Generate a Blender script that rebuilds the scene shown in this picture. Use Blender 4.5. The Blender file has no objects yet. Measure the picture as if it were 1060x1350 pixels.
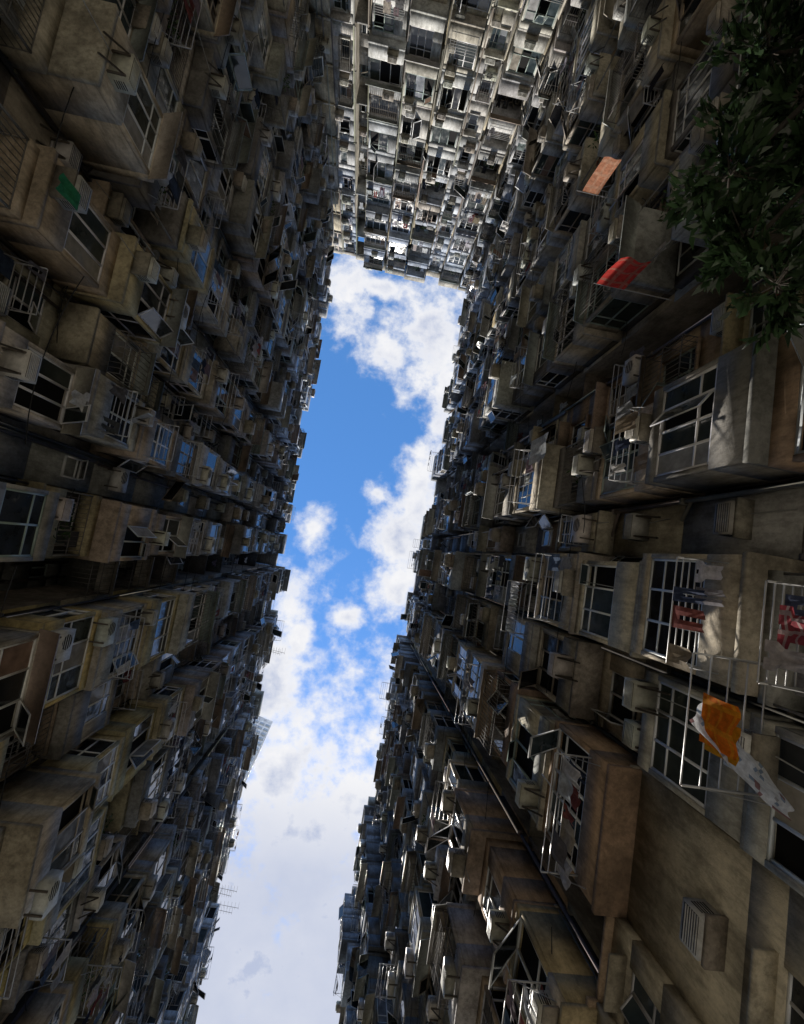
import bpy, math, random
import numpy as np
from mathutils import Vector, Matrix
R = random.Random(11)
sc = bpy.context.scene
U = R.uniform

# ------------------------------------------------------------------ batches
class Batch:
    def __init__(s): s.b=[]; s.v=[]; s.f=[]; s.c=[]
    def box(s,u0,u1,w0,w1,z0,z1,c=(1,1,1)):
        s.b.append((u0,u1,w0,w1,z0,z1,c[0],c[1],c[2]))
    def quad(s,a,b,c_,d,c=(1,1,1)):
        n=len(s.v); s.v+= [a,b,c_,d]; s.f.append((n,n+1,n+2,n+3)); s.c.append(c)
    def hexa(s,p,c=(1,1,1)):
        n=len(s.v); s.v+=list(p)
        for q in ((0,1,2,3),(4,5,6,7),(0,1,5,4),(1,2,6,5),(2,3,7,6),(3,0,4,7)):
            s.f.append(tuple(n+i for i in q)); s.c.append(c)
    def tube(s,p0,p1,r0,r1,c=(1,1,1),k=8):
        p0=Vector(p0);p1=Vector(p1);d=(p1-p0).normalized()
        a=d.orthogonal().normalized(); b=d.cross(a); n=len(s.v)
        for p,r in ((p0,r0),(p1,r1)):
            for i in range(k):
                t=2*math.pi*i/k; s.v.append(tuple(p+a*math.cos(t)*r+b*math.sin(t)*r))
        for i in range(k):
            j=(i+1)%k; s.f.append((n+i,n+j,n+k+j,n+k+i)); s.c.append(c)
        if k==8:
            for o in (0,k):
                for q in ((0,1,2,3),(3,4,5,6),(6,7,0,3)):
                    s.f.append(tuple(n+o+i for i in q)); s.c.append(c)
    def build(s,name,mat,parent=None,T=None,smooth=False):
        V=[];F=[];C=[];n=0
        if s.b:
            B=np.array(s.b,dtype=np.float64); k=len(B)
            idx=[(0,2,4),(1,2,4),(1,3,4),(0,3,4),(0,2,5),(1,2,5),(1,3,5),(0,3,5)]
            P=np.stack([B[:,list(i)] for i in idx],axis=1)
            V.append(P.reshape(-1,3))
            fi=np.array([(0,3,2,1),(4,5,6,7),(0,1,5,4),(1,2,6,5),(2,3,7,6),(3,0,4,7)])
            F.append((np.arange(k)[:,None,None]*8+fi[None]).reshape(-1,4)); n=8*k
            C.append(np.repeat(B[:,6:9],6,axis=0))
        if s.v:
            V.append(np.array(s.v,dtype=np.float64)); F.append(np.array(s.f)+n); C.append(np.array(s.c,dtype=np.float64))
        if not V: return None
        V=np.concatenate(V);F=np.concatenate(F);C=np.concatenate(C)
        if T is not None:
            O,Uu,W=T; V=np.stack([O[0]+V[:,0]*Uu[0]+V[:,1]*W[0], O[1]+V[:,0]*Uu[1]+V[:,1]*W[1], V[:,2]],axis=1)
        me=bpy.data.meshes.new(name)
        me.vertices.add(len(V)); me.vertices.foreach_set('co',V.astype(np.float32).ravel())
        me.loops.add(len(F)*4); me.loops.foreach_set('vertex_index',F.astype(np.int32).ravel())
        me.polygons.add(len(F)); me.polygons.foreach_set('loop_start',np.arange(0,len(F)*4,4,dtype=np.int32))
        me.update(calc_edges=True)
        at=me.attributes.new('Col','FLOAT_COLOR','FACE')
        at.data.foreach_set('color',np.concatenate([C,np.ones((len(C),1))],axis=1).astype(np.float32).ravel())
        if smooth: me.polygons.foreach_set('use_smooth',[True]*len(F))
        me.materials.append(mat)
        ob=bpy.data.objects.new(name,me); sc.collection.objects.link(ob)
        if parent: ob.parent=parent
        return ob
def empty(name):
    e=bpy.data.objects.new(name,None); sc.collection.objects.link(e); return e

# ------------------------------------------------------------------ materials
def newmat(name):
    m=bpy.data.materials.new(name); m.use_nodes=True; nt=m.node_tree
    return m,nt,nt.nodes['Principled BSDF']
def nd(nt,t,**k):
    n=nt.nodes.new(t)
    for a,b in k.items(): setattr(n,a,b)
    return n
def noise(nt,vec,scale,detail=4,rough=.6):
    n=nd(nt,'ShaderNodeTexNoise'); n.inputs['Scale'].default_value=scale; n.inputs['Detail'].default_value=detail
    n.inputs['Roughness'].default_value=rough; nt.links.new(vec,n.inputs['Vector']); return n.outputs['Fac']
def mrange(nt,v,a,b,c,d):
    n=nd(nt,'ShaderNodeMapRange'); nt.links.new(v,n.inputs[0])
    for i,x in enumerate((a,b,c,d)): n.inputs[i+1].default_value=x
    return n.outputs[0]
def mth(nt,op,a,b=None):
    n=nd(nt,'ShaderNodeMath',operation=op)
    for i,x in enumerate((a,b)):
        if x is None: continue
        if isinstance(x,(int,float)): n.inputs[i].default_value=x
        else: nt.links.new(x,n.inputs[i])
    return n.outputs[0]
def mulcol(nt,col,fac):
    n=nd(nt,'ShaderNodeVectorMath',operation='SCALE'); nt.links.new(col,n.inputs[0]); nt.links.new(fac,n.inputs['Scale']); return n.outputs[0]
def mixcol(nt,f,a,b):
    n=nd(nt,'ShaderNodeMix',data_type='RGBA')
    if isinstance(f,float): n.inputs[0].default_value=f
    else: nt.links.new(f,n.inputs[0])
    for k,x in ((6,a),(7,b)):
        if isinstance(x,tuple): n.inputs[k].default_value=(*x,1)
        else: nt.links.new(x,n.inputs[k])
    return n.outputs[2]
def weathered(name,rough,metal,dirt,bump,streak=True,spec=.5):
    m,nt,p=newmat(name)
    at=nd(nt,'ShaderNodeAttribute',attribute_name='Col')
    tc=nd(nt,'ShaderNodeTexCoord'); ob=tc.outputs['Object']
    n1=noise(nt,ob,.6,6,.66); f=mrange(nt,n1,.36,.62,1-dirt,1.08)
    if streak:
        n2=noise(nt,ob,11,4,.75); b=mrange(nt,n2,.32,.68,1-dirt*.35,1.05)
        f=mth(nt,'MULTIPLY',f,b)
        mp=nd(nt,'ShaderNodeMapping'); mp.inputs['Scale'].default_value=(6,6,1.7); nt.links.new(ob,mp.inputs[0])
        n3=noise(nt,mp.outputs[0],1.0,6,.72); c=mrange(nt,n3,.38,.56,1-dirt*.55,1.0)
        f=mth(nt,'MULTIPLY',f,c)
    col=mulcol(nt,at.outputs['Color'],f)
    inv=mrange(nt,f,.2,.8,.35,0.0)
    tint=mixcol(nt,inv,col,(.09,.075,.055))
    nt.links.new(tint,p.inputs['Base Color'])
    p.inputs['Roughness'].default_value=rough; p.inputs['Metallic'].default_value=metal
    p.inputs['Specular IOR Level'].default_value=spec
    if bump:
        bp=nd(nt,'ShaderNodeBump'); bp.inputs['Strength'].default_value=bump; bp.inputs['Distance'].default_value=.02
        n4=noise(nt,ob,30,3,.7); nt.links.new(n4,bp.inputs['Height']); nt.links.new(bp.outputs[0],p.inputs['Normal'])
    return m
M_con=weathered('stained_render',.9,0,.5,.4,spec=.2)
M_met=weathered('aluminium_frame',.4,.1,.2,0,False)
M_iron=weathered('rusty_iron',.8,.1,.4,0,False,.2)
M_ac=weathered('ac_casing',.5,0,.35,0)
M_sheet=weathered('metal_sheet',.5,.1,.4,0)
def glassmat():
    m,nt,p=newmat('window_glass')
    at=nd(nt,'ShaderNodeAttribute',attribute_name='Col'); tc=nd(nt,'ShaderNodeTexCoord')
    n=noise(nt,tc.outputs['Object'],3,3); f=mrange(nt,n,.3,.7,.6,1.1)
    nt.links.new(mulcol(nt,at.outputs['Color'],f),p.inputs['Base Color'])
    r=mrange(nt,n,.4,.7,.05,.25); nt.links.new(r,p.inputs['Roughness'])
    p.inputs['IOR'].default_value=1.5
    bp=nd(nt,'ShaderNodeBump'); bp.inputs['Strength'].default_value=.08; bp.inputs['Distance'].default_value=.05
    nt.links.new(noise(nt,tc.outputs['Object'],1.5,2),bp.inputs['Height']); nt.links.new(bp.outputs[0],p.inputs['Normal'])
    return m
M_glass=glassmat()
def clothmat():
    m,nt,p=newmat('fabric'); at=nd(nt,'ShaderNodeAttribute',attribute_name='Col'); tc=nd(nt,'ShaderNodeTexCoord')
    f=mrange(nt,noise(nt,tc.outputs['Object'],9,4),.3,.7,.6,1.1)
    nt.links.new(mulcol(nt,at.outputs['Color'],f),p.inputs['Base Color']); p.inputs['Roughness'].default_value=.95
    p.inputs['Specular IOR Level'].default_value=.1
    tr=nd(nt,'ShaderNodeBsdfTranslucent'); nt.links.new(mulcol(nt,at.outputs['Color'],f),tr.inputs[0])
    mx=nd(nt,'ShaderNodeMixShader'); mx.inputs[0].default_value=.35
    nt.links.new(p.outputs[0],mx.inputs[1]); nt.links.new(tr.outputs[0],mx.inputs[2])
    nt.links.new(mx.outputs[0],nt.nodes['Material Output'].inputs[0]); return m
M_cloth=clothmat()
def leafmat():
    m,nt,p=newmat('leaf'); at=nd(nt,'ShaderNodeAttribute',attribute_name='Col')
    nt.links.new(at.outputs['Color'],p.inputs['Base Color']); p.inputs['Roughness'].default_value=.22
    tr=nd(nt,'ShaderNodeBsdfTranslucent'); nt.links.new(at.outputs['Color'],tr.inputs[0])
    mx=nd(nt,'ShaderNodeMixShader'); mx.inputs[0].default_value=.12
    nt.links.new(p.outputs[0],mx.inputs[1]); nt.links.new(tr.outputs[0],mx.inputs[2])
    nt.links.new(mx.outputs[0],nt.nodes['Material Output'].inputs[0]); return m
M_leaf=leafmat()
M_bark=weathered('bark',.95,0,.5,1.0)

# ------------------------------------------------------------------ facade kit
PAL=[(.68,.60,.44),(.60,.56,.45),(.70,.64,.51),(.44,.43,.39),(.68,.57,.34),(.56,.52,.46),(.67,.63,.56),(.38,.34,.27),(.42,.43,.40),(.62,.49,.36),(.32,.30,.27)]
YEL=[(.74,.60,.28),(.72,.62,.36),(.66,.60,.46),(.70,.56,.25)]
BRN=[(.52,.36,.24),(.60,.44,.30),(.66,.56,.42),(.68,.60,.46)]
FRM=[(.74,.76,.78),(.8,.8,.8),(.62,.64,.66),(.8,.8,.78),(.35,.30,.24),(.3,.36,.34),(.8,.8,.8)]
CLO=[(.75,.75,.75),(.6,.62,.68),(.06,.08,.14),(.3,.1,.09),(.1,.1,.1),(.35,.28,.2),(.12,.18,.28),(.6,.55,.48),(.3,.22,.25),(.3,.36,.36),(.8,.8,.78),(.05,.05,.06),(.75,.75,.75),(.35,.35,.38),(.15,.15,.16)]
FH=2.8
def jit(c,a=.06):
    k=1+U(-a,a)*1.8
    return tuple(max(.01,x*k*(1+U(-a,a)*.5)) for x in c)
def haze_tint(c,z):
    # aerial haze painted into the wall colour: upper storeys turn cooler and greyer
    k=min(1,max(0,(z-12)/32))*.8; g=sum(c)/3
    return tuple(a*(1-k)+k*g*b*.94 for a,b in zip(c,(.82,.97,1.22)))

class Wall:
    def __init__(s): 
        s.con=Batch();s.glass=Batch();s.frm=Batch();s.iron=Batch();s.ac=Batch();s.sheet=Batch();s.dark=Batch();s.cloth=Batch();s.rack=Batch();s.plant=Batch()
    def fb(s,B,f,s0,s1,t0,t1,z0,z1,c):
        ax,base=f
        if ax=='f': B.box(s0,s1,base+t0,base+t1,z0,z1,c)
        elif ax=='r': B.box(base+t0,base+t1,s0,s1,z0,z1,c)
        else: B.box(base-t1,base-t0,s0,s1,z0,z1,c)
    def pt(s,f,ss,t,z):
        ax,base=f
        if ax=='f': return (ss,base+t,z)
        if ax=='r': return (base+t,ss,z)
        return (base-t,ss,z)
    def window(s,f,s0,s1,z0,z1,n,op=.2,fc=None):
        fc=fc or jit(R.choice(FRM)); k=.05
        s.fb(s.frm,f,s0,s1,-.03,.03,z0,z0+k,fc); s.fb(s.frm,f,s0,s1,-.03,.03,z1-k,z1,fc)
        a=s0;W=(s1-s0)/n
        tz=z0+(z1-z0)*R.choice((.28,.7,.72))
        for i in range(n+1):
            x=s0+W*i; x0=max(s0,x-k*.5);x1=min(s1,x+k*.5)
            if i==0:x1=s0+k
            if i==n:x0=s1-k
            s.fb(s.frm,f,x0,x1,-.028,.028,z0+k,z1-k,fc)
        if U(0,1)<.75: s.fb(s.frm,f,s0+k,s1-k,-.024,.024,tz-.02,tz+.02,fc)
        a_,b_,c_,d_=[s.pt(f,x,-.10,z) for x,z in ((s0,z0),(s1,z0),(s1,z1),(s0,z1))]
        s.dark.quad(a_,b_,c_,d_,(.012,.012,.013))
        base=R.choice([(.02,.025,.03),(.03,.035,.04),(.02,.02,.022),(.05,.07,.08),(.04,.05,.045)])
        for i in range(n):
            x0=s0+W*i+.02;x1=s0+W*(i+1)-.02
            g=base
            if U(0,1)<.14: g=R.choice([(.35,.32,.27),(.28,.3,.33),(.3,.2,.15),(.4,.4,.4)])
            r=U(0,1)
            if r<op:
                zz0=z0+k if U(0,1)<.5 else tz
                zz1=z1-k
                if U(0,1)<.6:
                    an=math.radians(U(25,85)); L=x1-x0; sg=1
                    h,e=(x0,x0+math.cos(an)*L) if U(0,1)<.5 else (x1,x1-math.cos(an)*L)
                    o=math.sin(an)*L
                    P=[(h,.03,zz0),(e,.03+o,zz0),(e,.03+o,zz1),(h,.03,zz1)]
                else:
                    L=zz1-zz0; an=math.radians(U(20,60)); o=math.sin(an)*L; zb=zz1-math.cos(an)*L
                    P=[(x0,.03+o,zb),(x1,.03+o,zb),(x1,.03,zz1),(x0,.03,zz1)]
                P=[Vector(s.pt(f,*q)) for q in P]
                s.glass.quad(*[tuple(q) for q in P],g)
                cen=sum(P,Vector())/4
                for q in range(4):
                    A=P[q];Bq=P[(q+1)%4]; inA=A+(cen-A)*.11; inB=Bq+(cen-Bq)*.11
                    nrm=(P[1]-P[0]).cross(P[3]-P[0]).normalized()*.012
                    s.frm.hexa([tuple(v) for v in (A+nrm,Bq+nrm,inB+nrm,inA+nrm,A-nrm,Bq-nrm,inB-nrm,inA-nrm)],fc)
                continue
            if r<op+.08: continue
            e=[U(-.012,.012) for _ in range(4)]
            s.glass.quad(s.pt(f,x0,e[0],z0+.02),s.pt(f,x1,e[1],z0+.02),s.pt(f,x1,e[2],z1-.02),s.pt(f,x0,e[3],z1-.02),g)
    def aircon(s,u,w,z):
        c=jit(R.choice([(.62,.60,.52),(.66,.66,.63),(.5,.48,.42),(.4,.37,.3)]),.1)
        if U(0,1)<.75:
            a,d,h=U(.52,.66),U(.36,.55),U(.36,.42)
            s.ac.box(u,u+a,w,w+d,z,z+h,c)
            s.dark.box(u+.04,u+a-.04,w+d,w+d+.004,z+.04,z+h-.04,(.04,.04,.04))
            n=6
            for i in range(n):
                zz=z+.05+(h-.1)*i/n
                s.ac.box(u+.04,u+a-.04,w+d+.004,w+d+.018,zz,zz+.022,c)
            for q in range(5):
                s.dark.box(u-.004,u,w+.1+q*.05,w+.125+q*.05,z+.08,z+h-.08,(.05,.05,.05))
                s.dark.box(u+a,u+a+.004,w+.1+q*.05,w+.125+q*.05,z+.08,z+h-.08,(.05,.05,.05))
            if U(0,1)<.6: s.con.box(u-.06,u+a+.06,w,w+d*.85,z-.08,z-.002,jit((.40,.36,.29)))
            else:
                for q in (u+.05,u+a-.09): 
                    s.iron.box(q,q+.04,w,w+d*.9,z-.045,z-.004,(.15,.13,.11))
                    s.iron.hexa([(q,w,z-.4),(q+.04,w,z-.4),(q+.04,w+.04,z-.4),(q,w+.04,z-.4),(q,w+d*.8,z-.046),(q+.04,w+d*.8,z-.046),(q+.04,w+d*.85,z-.046),(q,w+d*.85,z-.046)],(.15,.13,.11))
        else:
            a,d,h=.8,.3,.56; w2=w+.12
            s.ac.box(u,u+a,w2,w2+d,z,z+h,c)
            s.dark.tube((u+.3,w2+d,z+h/2),(u+.3,w2+d+.006,z+h/2),.21,.21,(.05,.05,.05))
            for q in range(5): s.ac.box(u+.08,u+.52,w2+d+.007,w2+d+.015,z+.1+q*.09,z+.112+q*.09,c)
            for q in (u+.1,u+.66): s.iron.box(q,q+.04,w,w2+d,z-.045,z-.004,(.15,.13,.11))
        if U(0,1)<.6:
            s.iron.tube((u+.2,w+.05,z-.05),(u+.2+U(-.1,.1),w+.03,z-U(.6,2.2)),.012,.012,(.4,.4,.38),4)
    def bars(s,u0,u1,w0,w1,z0,z1,step=.14,c=(.2,.19,.18),roof=True):
        t=.010
        B=s.iron
        for z in (z0,(z0+z1)/2,z1):
            B.box(u0,u1,w1-t,w1+t,z-t,z+t,c)
            for u in (u0,u1): B.box(u-t,u+t,w0,w1,z-t,z+t,c)
        n=max(2,int((u1-u0)/step))
        for i in range(n+1):
            u=u0+(u1-u0)*i/n; B.box(u-t*.7,u+t*.7,w1-t*.7,w1+t*.7,z0,z1,c)
            B.box(u-t*.7,u+t*.7,w0,w1,z0-.004-t,z0-.004,c)
        m=max(1,int((w1-w0)/step))
        for u in (u0,u1):
            for i in range(m): 
                w=w0+(w1-w0)*i/m; B.box(u-t*.7,u+t*.7,w-t*.7,w+t*.7,z0,z1,c)
        if roof:
            c2=jit(R.choice([(.4,.42,.4),(.5,.47,.4),(.3,.36,.32),(.55,.55,.52),(.34,.26,.2)]))
            s.sheet.hexa([(u0-.08,w0,z1+.16),(u1+.08,w0,z1+.16),(u1+.08,w1+.12,z1+.02),(u0-.08,w1+.12,z1+.02),
                          (u0-.08,w0,z1+.19),(u1+.08,w0,z1+.19),(u1+.08,w1+.12,z1+.045),(u0-.08,w1+.12,z1+.045)],c2)
    def garment(s,u,w,z,wd,ln,kind,c,ax='u',c2=None):
        nx,nz=(5,7) if c2 is None else (9,14); ph=U(0,6); am=U(.02,.06)
        grid=[]
        for j in range(nz+1):
            row=[]
            for i in range(nx+1):
                fx=i/nx-.5; fz=j/nz
                hw=wd*.5
                if kind=='shirt': hw*= (1.0 if fz<.3 else .62)
                if kind=='pants': hw*= .8-.1*fz
                off=am*(fz**.6)*math.sin(ph+fx*9+fz*2)+.02*math.sin(ph*3+fz*5)
                x=fx*2*hw; 
                row.append((u+x,w+off,z-ln*fz) if ax=='u' else (u+off,w+x,z-ln*fz))
            grid.append(row)
        for j in range(nz):
            for i in range(nx):
                if kind=='pants' and j>=2 and i==nx//2: continue
                if kind=='shirt' and j<1 and i==nx//2: continue
                s.cloth.quad(grid[j][i],grid[j][i+1],grid[j+1][i+1],grid[j+1][i],c2 if (c2 and (i%4==1 or j%5==2)) else c)
    def rackset(s,u0,u1,w,z,out=.9,laundry=.5):
        c=(.5,.5,.5)
        for u in (u0,u1):
            s.rack.box(u-.014,u+.014,w,w+out,z-.014,z+.014,c)
            s.rack.hexa([(u-.01,w,z-.4),(u+.01,w,z-.4),(u+.01,w+.02,z-.4),(u-.01,w+.02,z-.4),(u-.01,w+out*.8,z-.015),(u+.01,w+out*.8,z-.015),(u+.01,w+out*.8+.02,z-.015),(u-.01,w+out*.8+.02,z-.015)],c)
        for i in range(5):
            ww=w+out*(i+1)/5
            s.rack.box(u0,u1,ww-.009,ww+.009,z+.015,z+.033,c)
            if U(0,1)<laundry:
                u=u0+.2
                while u<u1-.15:
                    wd=U(.3,.55); 
                    if U(0,1)<.7: s.garment(u,ww,z+.01,wd,U(.45,.9),R.choice(['shirt','pants','towel','towel']),jit(R.choice(CLO),.1))
                    u+=wd+U(.02,.2)
    def leaves(s,u,w,z,r,n):
        for _ in range(n):
            p=Vector((u+U(-r,r),w+U(-r,r)*.6,z+U(-.2,r)))
            d=Vector((U(-1,1),U(-1,1),U(-.4,1))).normalized(); q=d.orthogonal().normalized()*.03; L=U(.12,.22)
            g=U(.6,1.4); s.plant.quad(tuple(p),tuple(p+d*L*.5+q),tuple(p+d*L),tuple(p+d*L*.5-q),(.04*g,.08*g,.025*g))
    # ---- cells
    def flat(s,u0,u1,z0,o,c,wide=.6,det=1):
        h=FH; Wd=u1-u0; ww=min(Wd-.3,Wd*wide*U(.75,1.25)); a=u0+(Wd-ww)*U(.25,.75); b=a+ww; zs=z0+U(.85,1.0); zt=z0+U(2.2,2.4)
        c=haze_tint(jit(c,.04),z0)
        s.con.box(u0,u1,o-.25,o,z0,zs,c); s.con.box(u0,u1,o-.25,o,zt,z0+h,c)
        s.con.box(u0,a,o-.25,o,zs,zt,c); s.con.box(b,u1,o-.25,o,zs,zt,c)
        s.window(('f',o-.12),a,b,zs,zt,max(1,round(ww/.55)),.22)
        s.con.box(a-.06,b+.06,o,o+.09,zs-.09,zs-.01,jit(c))
        if U(0,1)<.7: s.con.box(a-.15,b+.15,o+.001,o+U(.3,.6),zt+.05,zt+.13,jit(c))
        r=U(0,1)
        if r<.33: s.bars(a-.05,b+.05,o,o+U(.3,.7),zs-.05,zt-.02,.14,jit((.22,.21,.2)),U(0,1)<.6)
        elif r<.55: s.rackset(a,b,o,zs-.12,U(.7,1.1),.3)
        if U(0,1)<.65: s.aircon(R.choice((a-.2,b-.4,a+.1)),o,zs-.62)
        if U(0,1)<.35: s.aircon(a,o,zt+.16)
    def bay(s,u0,u1,z0,o,dep,c,kind=None):
        c=haze_tint(jit(c,.05),z0); d=o+dep; t=.1; ph=U(.75,1.05); zp=z0+ph; zh=z0+U(2.3,2.5)
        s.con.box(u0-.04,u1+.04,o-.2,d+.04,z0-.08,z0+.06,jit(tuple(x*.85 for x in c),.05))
        c3=jit(R.choice(PAL)) if U(0,1)<.15 else c
        s.con.box(u0,u1,d-t,d,z0+.06,zp,c3); s.con.box(u0,u0+t,o,d-t,z0+.06,zp,c); s.con.box(u1-t,u1,o,d-t,z0+.06,zp,c)
        s.con.box(u0,u1,o,d,zh,z0+FH-.08,c)
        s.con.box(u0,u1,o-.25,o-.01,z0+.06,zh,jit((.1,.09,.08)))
        open_=kind=='open'
        if not open_:
            for a in (u0,u1-t): s.con.box(a,a+t,d-t,d,zp,zh,c)
            fc=jit(R.choice(FRM)); op=U(.05,.4)
            a2,b2=u0+t,u1-t
            if U(0,1)<.3 and b2-a2>1.6:
                q=U(.4,.7)
                if U(0,1)<.5: s.con.box(a2,a2+q,d-t,d,zp,zh,c); a2+=q
                else: s.con.box(b2-q,b2,d-t,d,zp,zh,c); b2-=q
            s.window(('f',d-.05),a2,b2,zp,zh,max(2,round((b2-a2)/U(.5,.75))),op,fc)
            for sd_,uu in (('r',u1),('l',u0)):
                if U(0,1)<.5:
                    a0,a1=(u1-t,u1) if sd_=='r' else (u0,u0+t)
                    s.con.box(a0,a1,o,d-t,zp,zh,c)
                else: s.window((sd_,uu-.05 if sd_=='r' else uu+.05),o,d-t,zp,zh,max(1,round(dep/.6)),op*.6,fc)
        else:
            for a in (u0+.02,u1-.06): s.iron.box(a,a+.04,d-.07,d-.03,zp,zh,(.25,.25,.24))
            if U(0,1)<.6: s.bars(u0+.04,u1-.04,o+.02,d-.05,zp+.02,zh-.02,.13,jit((.25,.24,.23)),False)
            u=u0+.3
            while u<u1-.2:
                if U(0,1)<.5: s.garment(u,o+dep*.6,zh-.1,U(.3,.5),U(.5,1.0),R.choice(['shirt','pants','towel']),jit(R.choice(CLO),.1))
                u+=U(.35,.6)
            s.window(('f',o),u0+.3,u1-.3,z0+.1,zh-.1,3,.3)
            if U(0,1)<.4: s.leaves((u0+u1)/2,d-.1,zp+.05,.4,60)
        r=U(0,1)
        if r<.25: s.rackset(u0+.15,u1-.15,d,zp-.1,U(.6,1.0),.35)
        elif r<.42: s.bars(u0+.1,u1-.1,d,d+U(.3,.5),zp-.1,zh,.14,jit((.22,.21,.2)))
        elif r<.6: 
            c2=jit(R.choice([(.55,.55,.52),(.4,.43,.4),(.5,.46,.38),(.34,.26,.2)]))
            s.sheet.hexa([(u0-.1,d-.05,zh+.05),(u1+.1,d-.05,zh+.05),(u1+.1,d+.55,zh-.15),(u0-.1,d+.55,zh-.15),(u0-.1,d-.05,zh+.08),(u1+.1,d-.05,zh+.08),(u1+.1,d+.55,zh-.12),(u0-.1,d+.55,zh-.12)],c2)
        if U(0,1)<.5 and u1-u0>1: s.aircon(U(u0+.1,u1-.75),d+.001,z0+.2)
        if U(0,1)<.22: s.aircon(u0+.2,d+.001,zh-.02)
    def plainwall(s,u0,u1,z0,o,c):
        m=U(u0+.3,max(u0+.31,u1-1.1)); 
        if U(0,1)<.5:
            s.con.box(u0,u1,o-.25,o,z0,z0+1.3,c); s.con.box(u0,u1,o-.25,o,z0+2.2,z0+FH,c)
            s.con.box(u0,m,o-.25,o,z0+1.3,z0+2.2,c); s.con.box(m+.8,u1,o-.25,o,z0+1.3,z0+2.2,c)
            s.window(('f',o-.1),m,m+.8,z0+1.3,z0+2.2,2,.3)
            s.con.box(m-.1,m+.9,o+.001,o+.35,z0+2.28,z0+2.35,c)
        else: s.con.box(u0,u1,o-.25,o,z0,z0+FH,c)
        if U(0,1)<.6: s.aircon(m,o,z0+.4)
    def recess(s,u0,u1,z0,o,dep,c):
        b=o-dep; c=haze_tint(jit((c[0]*.6,c[1]*.6,c[2]*.6),.05),z0); zs=z0+1.2
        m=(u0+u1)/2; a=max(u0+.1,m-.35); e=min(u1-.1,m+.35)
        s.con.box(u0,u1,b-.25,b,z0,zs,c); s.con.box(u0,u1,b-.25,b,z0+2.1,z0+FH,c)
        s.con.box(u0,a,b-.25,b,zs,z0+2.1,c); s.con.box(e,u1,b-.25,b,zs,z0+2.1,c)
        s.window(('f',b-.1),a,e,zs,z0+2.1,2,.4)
        if U(0,1)<.5: s.aircon(u0+.1,b,z0+.5)
        if U(0,1)<.5: s.con.box(u0,u1,b,o-U(.0,.6),z0-.06,z0+.06,jit(c))
        if U(0,1)<.2: s.bars(u0+.05,u1-.05,o-.5,o+.1,z0+.8,z0+2.2,.14)
        if U(0,1)<.3: s.garment(m,o-.5,z0+2.2,.5,.8,'shirt',jit(R.choice(CLO)))
    def pipe(s,u,w,z0,z1,r,c):
        z=z0
        while z<z1:
            e=min(z1,z+FH*R.choice((1,2,3))); uu=u+U(-.06,.06); cc=jit(c,.2)
            if U(0,1)<.3: z=e; continue
            s.iron.tube((uu,w,z),(uu,w,e),r,r,cc)
            s.iron.box(uu-r*1.35,uu+r*1.35,w-r*1.35,w+r*1.35,e-.1,e,cc)
            if U(0,1)<.5: 
                q=U(.3,.9)*R.choice((-1,1)); s.iron.tube((uu,w,e-.3),(uu+q,w,e-.05),r*.7,r*.7,cc)
            z=e
    def cable(s,u0,z0,u1,z1,w,sag):
        n=7; pts=[]
        for i in range(n+1):
            t=i/n; pts.append((u0+(u1-u0)*t,w+.03*math.sin(t*5),z0+(z1-z0)*t-sag*4*t*(1-t)))
        for a,b in zip(pts,pts[1:]): s.iron.tube(a,b,.012,.012,(.04,.04,.04),4)

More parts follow.
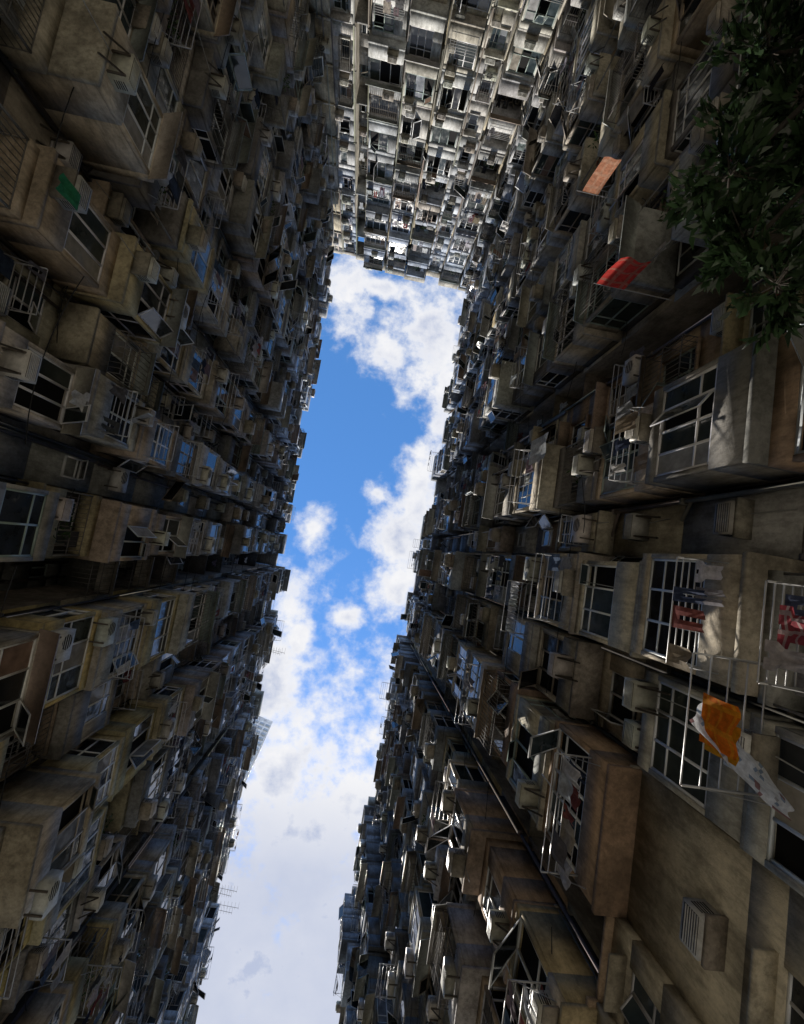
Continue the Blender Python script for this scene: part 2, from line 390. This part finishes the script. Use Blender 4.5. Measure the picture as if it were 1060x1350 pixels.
NF=18
def build_side(off,useed,uA,uB,seq,podium=None,accent=None):
    global R,U
    R=random.Random(useed); U=R.uniform
    w=Wall(); u=uA; k=0
    while u<uB:
        typ=seq[k%len(seq)]; k+=1
        wd={'bay':U(1.9,2.7),'flat':U(1.6,2.3),'recess':U(1.2,1.8),'bal':U(2.1,2.9),'big':U(2.5,3.1),'plain':U(1.0,1.5)}[typ]
        u1=min(u+wd,uB+1.0); o=off((u+u1)/2)
        cc=R.choice(PAL); inner=o-2.3 if typ=='recess' else o-.27
        w.con.box(u,u1,-12,inner,0,NF*FH,jit((.34,.31,.26)))
        dep0=U(.75,1.25)
        for fl in range(NF):
            z=fl*FH
            c=cc if U(0,1)<.5 else R.choice(PAL)
            if accent and accent[0]<u<accent[1] and fl<accent[2] and U(0,1)<.5: c=R.choice(accent[3])
            if podium and podium[0]<(u+u1)/2<podium[1] and fl<=podium[2]:
                w.plainwall(u,u1,z,o+podium[3],(.64,.57,.43)); 
                if fl==podium[2]: w.con.box(u,u1,o-.2,o+podium[3]+.15,z+FH+.001,z+FH+.12,c)
                if typ!='recess' or fl==0: w.con.box(u,u1,o-.26,o+podium[3]-.26,z,z+FH,c)
                continue
            if typ=='recess': w.recess(u,u1,z,o,2.0,c)
            elif typ=='plain':
                cj=haze_tint(jit(c),z)
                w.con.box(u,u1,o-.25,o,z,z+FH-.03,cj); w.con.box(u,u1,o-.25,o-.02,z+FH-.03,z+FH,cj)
                if U(0,1)<.25: w.bay(u+.05,u1-.05,z,o,U(.4,.8),c,None)
                else:
                    if U(0,1)<.6: w.aircon(u+.2,o,z+U(.6,1.6))
                    if U(0,1)<.4: w.window(('f',o+.03),u+.3,u1-.3,z+1.3,z+2.1,1,.3)
            elif typ=='flat':
                if U(0,1)<.3: w.bay(u+.1,u1-.1,z,o,U(.5,.9),c,None)
                else: w.flat(u,u1,z,o,c)
            else:
                j0,j1=U(0,.25),U(0,.25)
                dd={'bay':dep0,'bal':dep0,'big':dep0+.25}[typ]+U(-.2,.15)+(U(.2,.6) if U(0,1)<.2 else 0)
                if U(0,1)<.12: dd*=.5
                w.bay(u+.05+j0,u1-.05-j1,z,o,dd,c,'open' if U(0,1)<{'bay':.15,'bal':.4,'big':.05}[typ] else None)
                w.con.box(u,u1,o-.27,o-.255,z,z+FH,c)
        hh=U(.7,1.5); w.con.box(u+.01,u1-.01,inner-.1,o+(dep0 if typ in('bay','big','bal') else U(.0,.5)),NF*FH+.001,NF*FH+hh,jit((.4,.39,.37)))
        if U(0,1)<.35: w.con.box(u+.3,u1-.3,o-3,o-.3+U(0,.9),NF*FH+hh,NF*FH+hh+U(1,2.4),jit((.4,.39,.37)))
        for q in range(R.choice((1,2,2,3))):
            if typ=='recess': w.pipe(u+U(.12,u1-u-.12),o-1.9+U(.0,.1),0,NF*FH,U(.04,.08),jit((.2,.18,.16)))
            else: w.pipe(u+U(-.05,.05)+q*.14,o+.07,0,NF*FH-.2,U(.025,.055),jit(R.choice([(.2,.18,.16),(.26,.24,.21),(.12,.11,.1)])))
        u=u1
    for _ in range(260):
        a=U(uA,uB-4); z=U(4,46); o=off(a)
        w.cable(a,z,a+U(1,5),z+U(-.6,.6),o+U(.1,1.3),U(.1,.6))
    return w
def interp(pts):
    def g(y):
        if y<=pts[0][0]: return pts[0][1]
        for (a,b),(c,d) in zip(pts,pts[1:]):
            if a<=y<=c: return b+(d-b)*(y-a)/(c-a)
        return pts[-1][1]
    return g
oL=interp([(-33,.75),(-14,.9),(5,1.5),(17,1.9),(29,1.4),(48,1.0),(64,1.0)])
oR=interp([(-33,.75),(-14,.95),(-9,1.1),(-3,1.95),(4,1.7),(9,2.2),(20,2.2),(32,2.6),(36,2.8),(47,1.3),(64,1.2)])
qn=lambda f:(lambda y: round(f(math.floor(y/3)*3+1.5)/.1)*.1)
L=build_side(qn(oL),21,-32.7,62,['flat','bay','plain','bal','recess','bay','flat','big','bay','flat','recess','bal','plain','bay'],None,(2,34,9,YEL))
Rt=build_side(qn(oR),5,-32.7,62,['bay','flat','big','recess','bay','flat','bay','plain','bay','flat','bal','recess','flat','big','plain'],(3.2,9.5,3,.5),(-9,9,7,BRN))
R=random.Random(77);U=R.uniform
E=Wall()
cols=[(-9.2,-7.4,'plain',0),(-7.4,-5.9,'flat',.0),(-5.9,-4.9,'recess',0),(-4.9,-2.4,'bay',.5),(-2.4,-.1,'bay',.9),(-.1,2.3,'bal',1.0),(2.3,3.9,'flat',.0),(3.9,6.2,'bay',.9),(6.2,9.0,'bal',1.3)]
for a,b,t,d in cols:
    inner=-2.3 if t=='recess' else -.27
    E.con.box(a,b,-12,inner,0,NF*FH,(.42,.39,.33))
    for fl in range(NF):
        z=fl*FH; c=R.choice([(.74,.66,.50),(.76,.70,.56),(.68,.63,.54),(.74,.64,.44)])
        if t=='plain':
            E.con.box(a,b,-.25,0,z,z+FH,jit(c,.03)); E.aircon(a+.9,0,z+1.2) if U(0,1)<.4 else None
            E.con.box(a,b,.001,.09,z-.07,z+.07,c)
        elif t=='flat': E.flat(a,b,z,0,c,.5)
        elif t=='recess': E.recess(a,b,z,0,2.0,c)
        else: 
            E.bay(a+.08+U(0,.15),b-.08-U(0,.15),z,0,d+U(-.15,.15)+(U(.2,.6) if U(0,1)<.3 else 0),c,'open' if U(0,1)<(.35 if t=='bal' else .15) else None)
            E.con.box(a,b,-.27,-.255,z,z+FH,c)
    E.con.box(a+.01,b-.01,-1.5,(d+.05),NF*FH+.001,NF*FH+U(.5,1.2),(.5,.46,.38))
    for q in range(2): E.pipe(a+q*.15,.07,0,NF*FH,.045,(.2,.19,.17))
for q in range(3): E.pipe(-8.2+q*.35,.08,0,NF*FH,.05,(.35,.33,.29))

TR={'L':((-10,0),(0,1),(1,0)),'R':((9,0),(0,1),(-1,0)),'E':((0,-32.7),(1,0),(0,1))}

# ---- feature laundry
def at(W,u,w,z,wd,ln,kind,c,ax='u',c2=None): W.garment(u,w,z,wd,ln,kind,c,ax,c2)
def pole(W,u,w0,w1,z): W.rack.tube((u,w0,z),(u,w1,z),.015,.015,(.4,.4,.4))
pole(Rt,-8.7,1.2,3.6,13.6); at(Rt,-8.7,3.1,13.6,.85,1.25,'towel',(.62,.06,.05),'w',(.50,.16,.12))
pole(Rt,-13.9,1.2,3.5,16.2); at(Rt,-13.9,3.0,16.2,.6,1.5,'towel',(.62,.28,.17),'w',(.66,.36,.24))
Rt.rackset(.7,2.6,2.3,8.1,1.5,.0)
at(Rt,1.6,3.6,8.12,.7,.65,'towel',(.85,.22,.02),'u',(.88,.34,.03)); at(Rt,1.8,3.5,8.1,.5,.55,'towel',(.8,.38,.03))
n=24; A=Vector((1.55,3.6,8.2)); Bv=Vector((2.5,2.8,7.4)); S=Vector((.10,.28,-.22))
gr=[[tuple(A.lerp(Bv,i/n)+S*(j/8-.5)*1.9*(1-.6*(i/n)**5)+Vector((0,0,.04*math.sin(i*.7+j*.8)))) for j in range(9)] for i in range(n+1)]
for i in range(n):
    for j in range(8):
        Rt.cloth.quad(gr[i][j],gr[i+1][j],gr[i+1][j+1],gr[i][j+1],R.choice([(.78,.80,.83)]*12+[(.35,.2,.2),(.3,.38,.5),(.45,.45,.45)]))
Rt.rackset(-.5,.9,2.6,7.5,.7,0); at(Rt,.1,3.1,7.5,.6,.6,'shirt',(.4,.08,.1),'u',(.55,.4,.4)); at(Rt,.5,3.25,7.5,.4,.6,'shirt',(.6,.55,.55)); at(Rt,-.2,3.0,7.5,.4,.6,'pants',(.1,.12,.2))
Rt.rackset(.2,2.0,2.6,17.7,.9,0)
for i in range(8): at(Rt,.3+i*.22,3.35,17.7,.2,.75,'towel',jit((.75,.76,.78)))
at(Rt,-4.4,3.5,17.2,.9,1.4,'towel',(.75,.78,.8))
at(L,-6.2,3.0,11.2,.35,.6,'towel',(.05,.30,.15))
at(L,9.0,2.9,12.5,.5,.7,'shirt',(.8,.25,.08)); at(L,9.8,2.9,11.6,.5,.7,'shirt',(.75,.15,.06))
at(L,-2.4,3.0,13.0,.5,.6,'shirt',(.8,.8,.8))

def finish(W,key,bname):
    p=empty(bname); T=TR[key]
    W.con.build('walls_and_slabs',M_con,p,T); W.glass.build('window_panes',M_glass,p,T); W.frm.build('window_frames',M_met,p,T)
    W.iron.build('pipes_and_window_cages',M_iron,p,T); W.sheet.build('awnings',M_sheet,p,T); W.dark.build('grilles_and_openings',M_iron,p,T)
    W.ac.build('air_conditioners',M_ac,None,T)
    W.rack.build('clothes_drying_racks',M_met,None,T)
    W.cloth.build('hanging_laundry',M_cloth,None,T,True)
    if W.plant.v: W.plant.build('balcony_plants',M_leaf,None,T)
finish(L,'L','apartment_block'); finish(Rt,'R','apartment_block'); finish(E,'E','apartment_block')

# ---- rooftop antennas
def antenna(x,y,z,dx):
    b=Batch(); c=(.35,.33,.32); b.tube((x,y,z),(x,y,z+3.4),.035,.025,c)
    for h,l in ((3.2,1.9),(2.5,1.4)):
        b.tube((x-l*.2,y,z+h),(x+dx*l,y+.2,z+h),.02,.02,c)
        for i in range(7):
            q=x-l*.2+(dx*l+l*.2)*i/6; b.tube((q,y-.35,z+h),(q,y+.35,z+h),.012,.012,c,4)
    b.build('rooftop_antenna',M_iron)
antenna(-7.9,39,51.2,1); antenna(-7.6,12.4,51.2,.8); antenna(-8,37.4,51.2,.8)

# ---- distant tower
tw=empty('office_tower'); tb=Batch(); tg=Batch()
TH=168
tb.box(0,16,0,16,0,TH,(.7,.72,.74))
for f in range(int(TH/3.5)-1):
    z=1.0+f*3.5
    for i in range(8):
        a=.3+i*2; tg.box(a,a+1.5,-.05,.06,z,z+2.0,(.4,.44,.48)); tg.box(15.94,16.05,a,a+1.5,z,z+2.0,(.4,.44,.48))
a1=math.radians(14); cx,cy=-.112*TH,.375*TH
Tt=((cx-16*math.cos(a1),cy-16*math.sin(a1)),(math.cos(a1),math.sin(a1)),(-math.sin(a1),math.cos(a1)))
tb.build('tower_walls',M_sheet,tw,Tt); tg.build('tower_windows',M_glass,tw,Tt)

# ---- tree
R=random.Random(4);U=R.uniform
tr=empty('courtyard_tree'); wood=Batch(); lf=Batch(); bc=(.08,.065,.05)
base=Vector((5.9,-7.4,0)); fork=Vector((5.6,-7.2,4.2))
mid=base.lerp(fork,.5)+Vector((.12,.05,0))
wood.tube(base,mid,.22,.17,bc); wood.tube(mid,fork,.17,.13,bc)
clumps=[((4.15,-5.9,7.0),.65),((4.6,-5.0,7.1),.55),((4.9,-8.5,7.4),.9),((5.1,-6.5,7.3),.9),((4.9,-4.4,6.9),.6),((5.4,-7.4,7.8),1.1),((4.9,-7.1,6.8),.6),((5.9,-8.6,7.6),1.1),((5.4,-9.8,7.4),1.0),((5.9,-6.4,7.2),.9),((6.0,-7.4,6.6),.9),((5.0,-6.1,6.4),.5),((5.2,-9.2,6.6),.8),((5.0,-10.4,7.6),.8),((5.7,-8.2,6.2),.8)]
for c,r in clumps:
    c=Vector(c); m=fork.lerp(c,.5)+Vector((U(-.15,.15),U(-.15,.15),.15))
    wood.tube(fork,m,.085,.05,bc); wood.tube(m,c,.05,.025,bc)
    for t in range(int(32*r)):
        d=Vector((R.gauss(0,1),R.gauss(0,1),R.gauss(0,.7))).normalized()*r*U(.45,1.1)
        e=c+d; s0=c+d*.1; wood.tube(s0,e,.014,.006,bc,4)
        for l in range(26):
            q=s0.lerp(e,U(.35,1.08))+Vector((U(-.09,.09),U(-.09,.09),U(-.09,.09)))
            dd=(d.normalized()+Vector((U(-1,1),U(-1,1),U(-1.1,.5)))).normalized()
            sd=dd.cross(Vector((U(-.4,.4),U(-.4,.4),1))).normalized(); Ln=U(.16,.30); wdt=Ln*.19
            g=U(.4,1.5); cc=(.024*g,.044*g,.018*g)
            up=sd.cross(dd)*wdt*.4
            A=q;Bq=q+dd*Ln;m1=q+dd*Ln*.45+sd*wdt+up;m2=q+dd*Ln*.45-sd*wdt+up
            lf.quad(tuple(A),tuple(m1),tuple(Bq),tuple(m2),cc)
wood.build('trunk_and_limbs',M_bark,tr); lf.build('foliage',M_leaf,tr)

# ---- ground
g=Batch(); g.quad((-1500,-1500,0),(1500,-1500,0),(1500,1500,0),(-1500,1500,0),(.5,.47,.41)); g.build('ground',M_con)

# ------------------------------------------------------------------ light
sv=Vector((-.045,.60,1)).normalized()
el=math.asin(sv.z); az=math.atan2(sv.x,sv.y)
ld=bpy.data.lights.new('sun','SUN'); ld.energy=5.0; ld.angle=math.radians(.5); ld.color=(1,.94,.85)
lo=bpy.data.objects.new('sun',ld); lo.rotation_euler=(-sv).to_track_quat('-Z','Y').to_euler(); lo.location=(0,0,90); sc.collection.objects.link(lo)
wd=bpy.data.worlds.new('World'); sc.world=wd; wd.use_nodes=True; nt=wd.node_tree; nt.nodes.clear()
out=nd(nt,'ShaderNodeOutputWorld'); sky=nd(nt,'ShaderNodeTexSky',sky_type='NISHITA'); sky.sun_disc=False
sky.sun_elevation=el; sky.sun_rotation=az; sky.air_density=1.0; sky.dust_density=.05; sky.ozone_density=2.5
hs=nd(nt,'ShaderNodeHueSaturation'); hs.inputs['Saturation'].default_value=1.22; hs.inputs['Value'].default_value=1.7; nt.links.new(sky.outputs[0],hs.inputs['Color'])
bg=nd(nt,'ShaderNodeBackground'); bg.inputs[1].default_value=.15; nt.links.new(hs.outputs[0],bg.inputs[0])
tc=nd(nt,'ShaderNodeTexCoord'); sx=nd(nt,'ShaderNodeSeparateXYZ'); nt.links.new(tc.outputs['Generated'],sx.inputs[0])
zz=mth(nt,'MAXIMUM',sx.outputs[2],.05); px=mth(nt,'DIVIDE',sx.outputs[0],zz); py=mth(nt,'DIVIDE',sx.outputs[1],zz)
cb=nd(nt,'ShaderNodeCombineXYZ'); nt.links.new(px,cb.inputs[0]); nt.links.new(py,cb.inputs[1]); P=cb.outputs[0]
blobs=[(-.12,-.58,.05,.10,.0),(-.06,-.60,.10,.03,-.6),(.085,-.52,.08,.12,.6),(.135,-.38,.035,.12,.5),(.0,-.45,.08,.05,-.2),(.11,-.14,.045,.10,.4),(.085,-.04,.05,.09,.4),(.10,.06,.055,.08,.3),(.02,-.13,.04,.025,-.6),
 (-.105,-.035,.04,.045,-.2),(-.115,.14,.04,.06,.2),(-.09,.2,.03,.05,.1),(.0,.145,.045,.025,-.1),(-.13,.31,.065,.11,.5),(-.08,.47,.065,.12,.9),(.08,.52,.09,.08,.5),(0,.58,.15,.13,1.2),(0,1.04,.6,.52,1.6)]
acc=None
for x,y,rx,ry,s_ in blobs:
    v=nd(nt,'ShaderNodeVectorMath',operation='SUBTRACT'); nt.links.new(P,v.inputs[0]); v.inputs[1].default_value=(x,y,0)
    d=nd(nt,'ShaderNodeVectorMath',operation='DIVIDE'); nt.links.new(v.outputs[0],d.inputs[0]); d.inputs[1].default_value=(rx,ry,1)
    l=nd(nt,'ShaderNodeVectorMath',operation='LENGTH'); nt.links.new(d.outputs[0],l.inputs[0])
    q=mth(nt,'SUBTRACT',1.0+s_*.3,l.outputs['Value']); q=mth(nt,'MINIMUM',q,.95)
    acc=q if acc is None else mth(nt,'MAXIMUM',acc,q)
acc=mth(nt,'MAXIMUM',acc,-1.05)
far=mrange(nt,mth(nt,'ABSOLUTE',px),.35,.9,-1.5,.1); acc=mth(nt,'MAXIMUM',acc,far)
n1=noise(nt,P,11,10,.6); n2=noise(nt,P,34,8,.6)
dn=mth(nt,'ADD',acc,mth(nt,'MULTIPLY',mth(nt,'SUBTRACT',n1,.5),3.0))
dn=mth(nt,'ADD',dn,mth(nt,'MULTIPLY',mth(nt,'SUBTRACT',n2,.5),1.3))
mask=nd(nt,'ShaderNodeMapRange',interpolation_type='SMOOTHSTEP'); nt.links.new(dn,mask.inputs[0])
mask.inputs[1].default_value=-.5; mask.inputs[2].default_value=.7
th=mrange(nt,dn,.35,1.3,0,1); n3=noise(nt,P,8,6,.55); th=mth(nt,'MULTIPLY',th,mrange(nt,n3,.40,.60,.0,1)); 
low=mrange(nt,py,.46,.66,0,.85); th=mth(nt,'MAXIMUM',th,mth(nt,'MULTIPLY',low,mrange(nt,n3,.3,.7,1.0,.75)))
cc=mixcol(nt,th,(.93,.93,.95),(.50,.56,.73))
bg2=nd(nt,'ShaderNodeBackground'); nt.links.new(cc,bg2.inputs[0]); bg2.inputs[1].default_value=1.0
mx=nd(nt,'ShaderNodeMixShader'); nt.links.new(mask.outputs[0],mx.inputs[0]); nt.links.new(bg.outputs[0],mx.inputs[1]); nt.links.new(bg2.outputs[0],mx.inputs[2])
nt.links.new(mx.outputs[0],out.inputs[0])

# ------------------------------------------------------------------ camera
zc=Vector((-58,-50,-600)).normalized(); yc=Vector((-.17,-.985,0)); yc=(yc-zc*yc.dot(zc)).normalized(); xc=yc.cross(zc)
m=Matrix((xc,yc,zc)).to_4x4(); m.translation=Vector((0,0,1.6))
cd=bpy.data.cameras.new('camera'); co=bpy.data.objects.new('camera',cd); co.matrix_world=m; sc.collection.objects.link(co)
cd.sensor_fit='VERTICAL'; cd.sensor_height=24; cd.lens=24*600/1350; cd.clip_end=5000; cd.clip_start=.05
sc.camera=co
sc.view_settings.view_transform='Standard'; sc.view_settings.look='None'; sc.view_settings.exposure=0
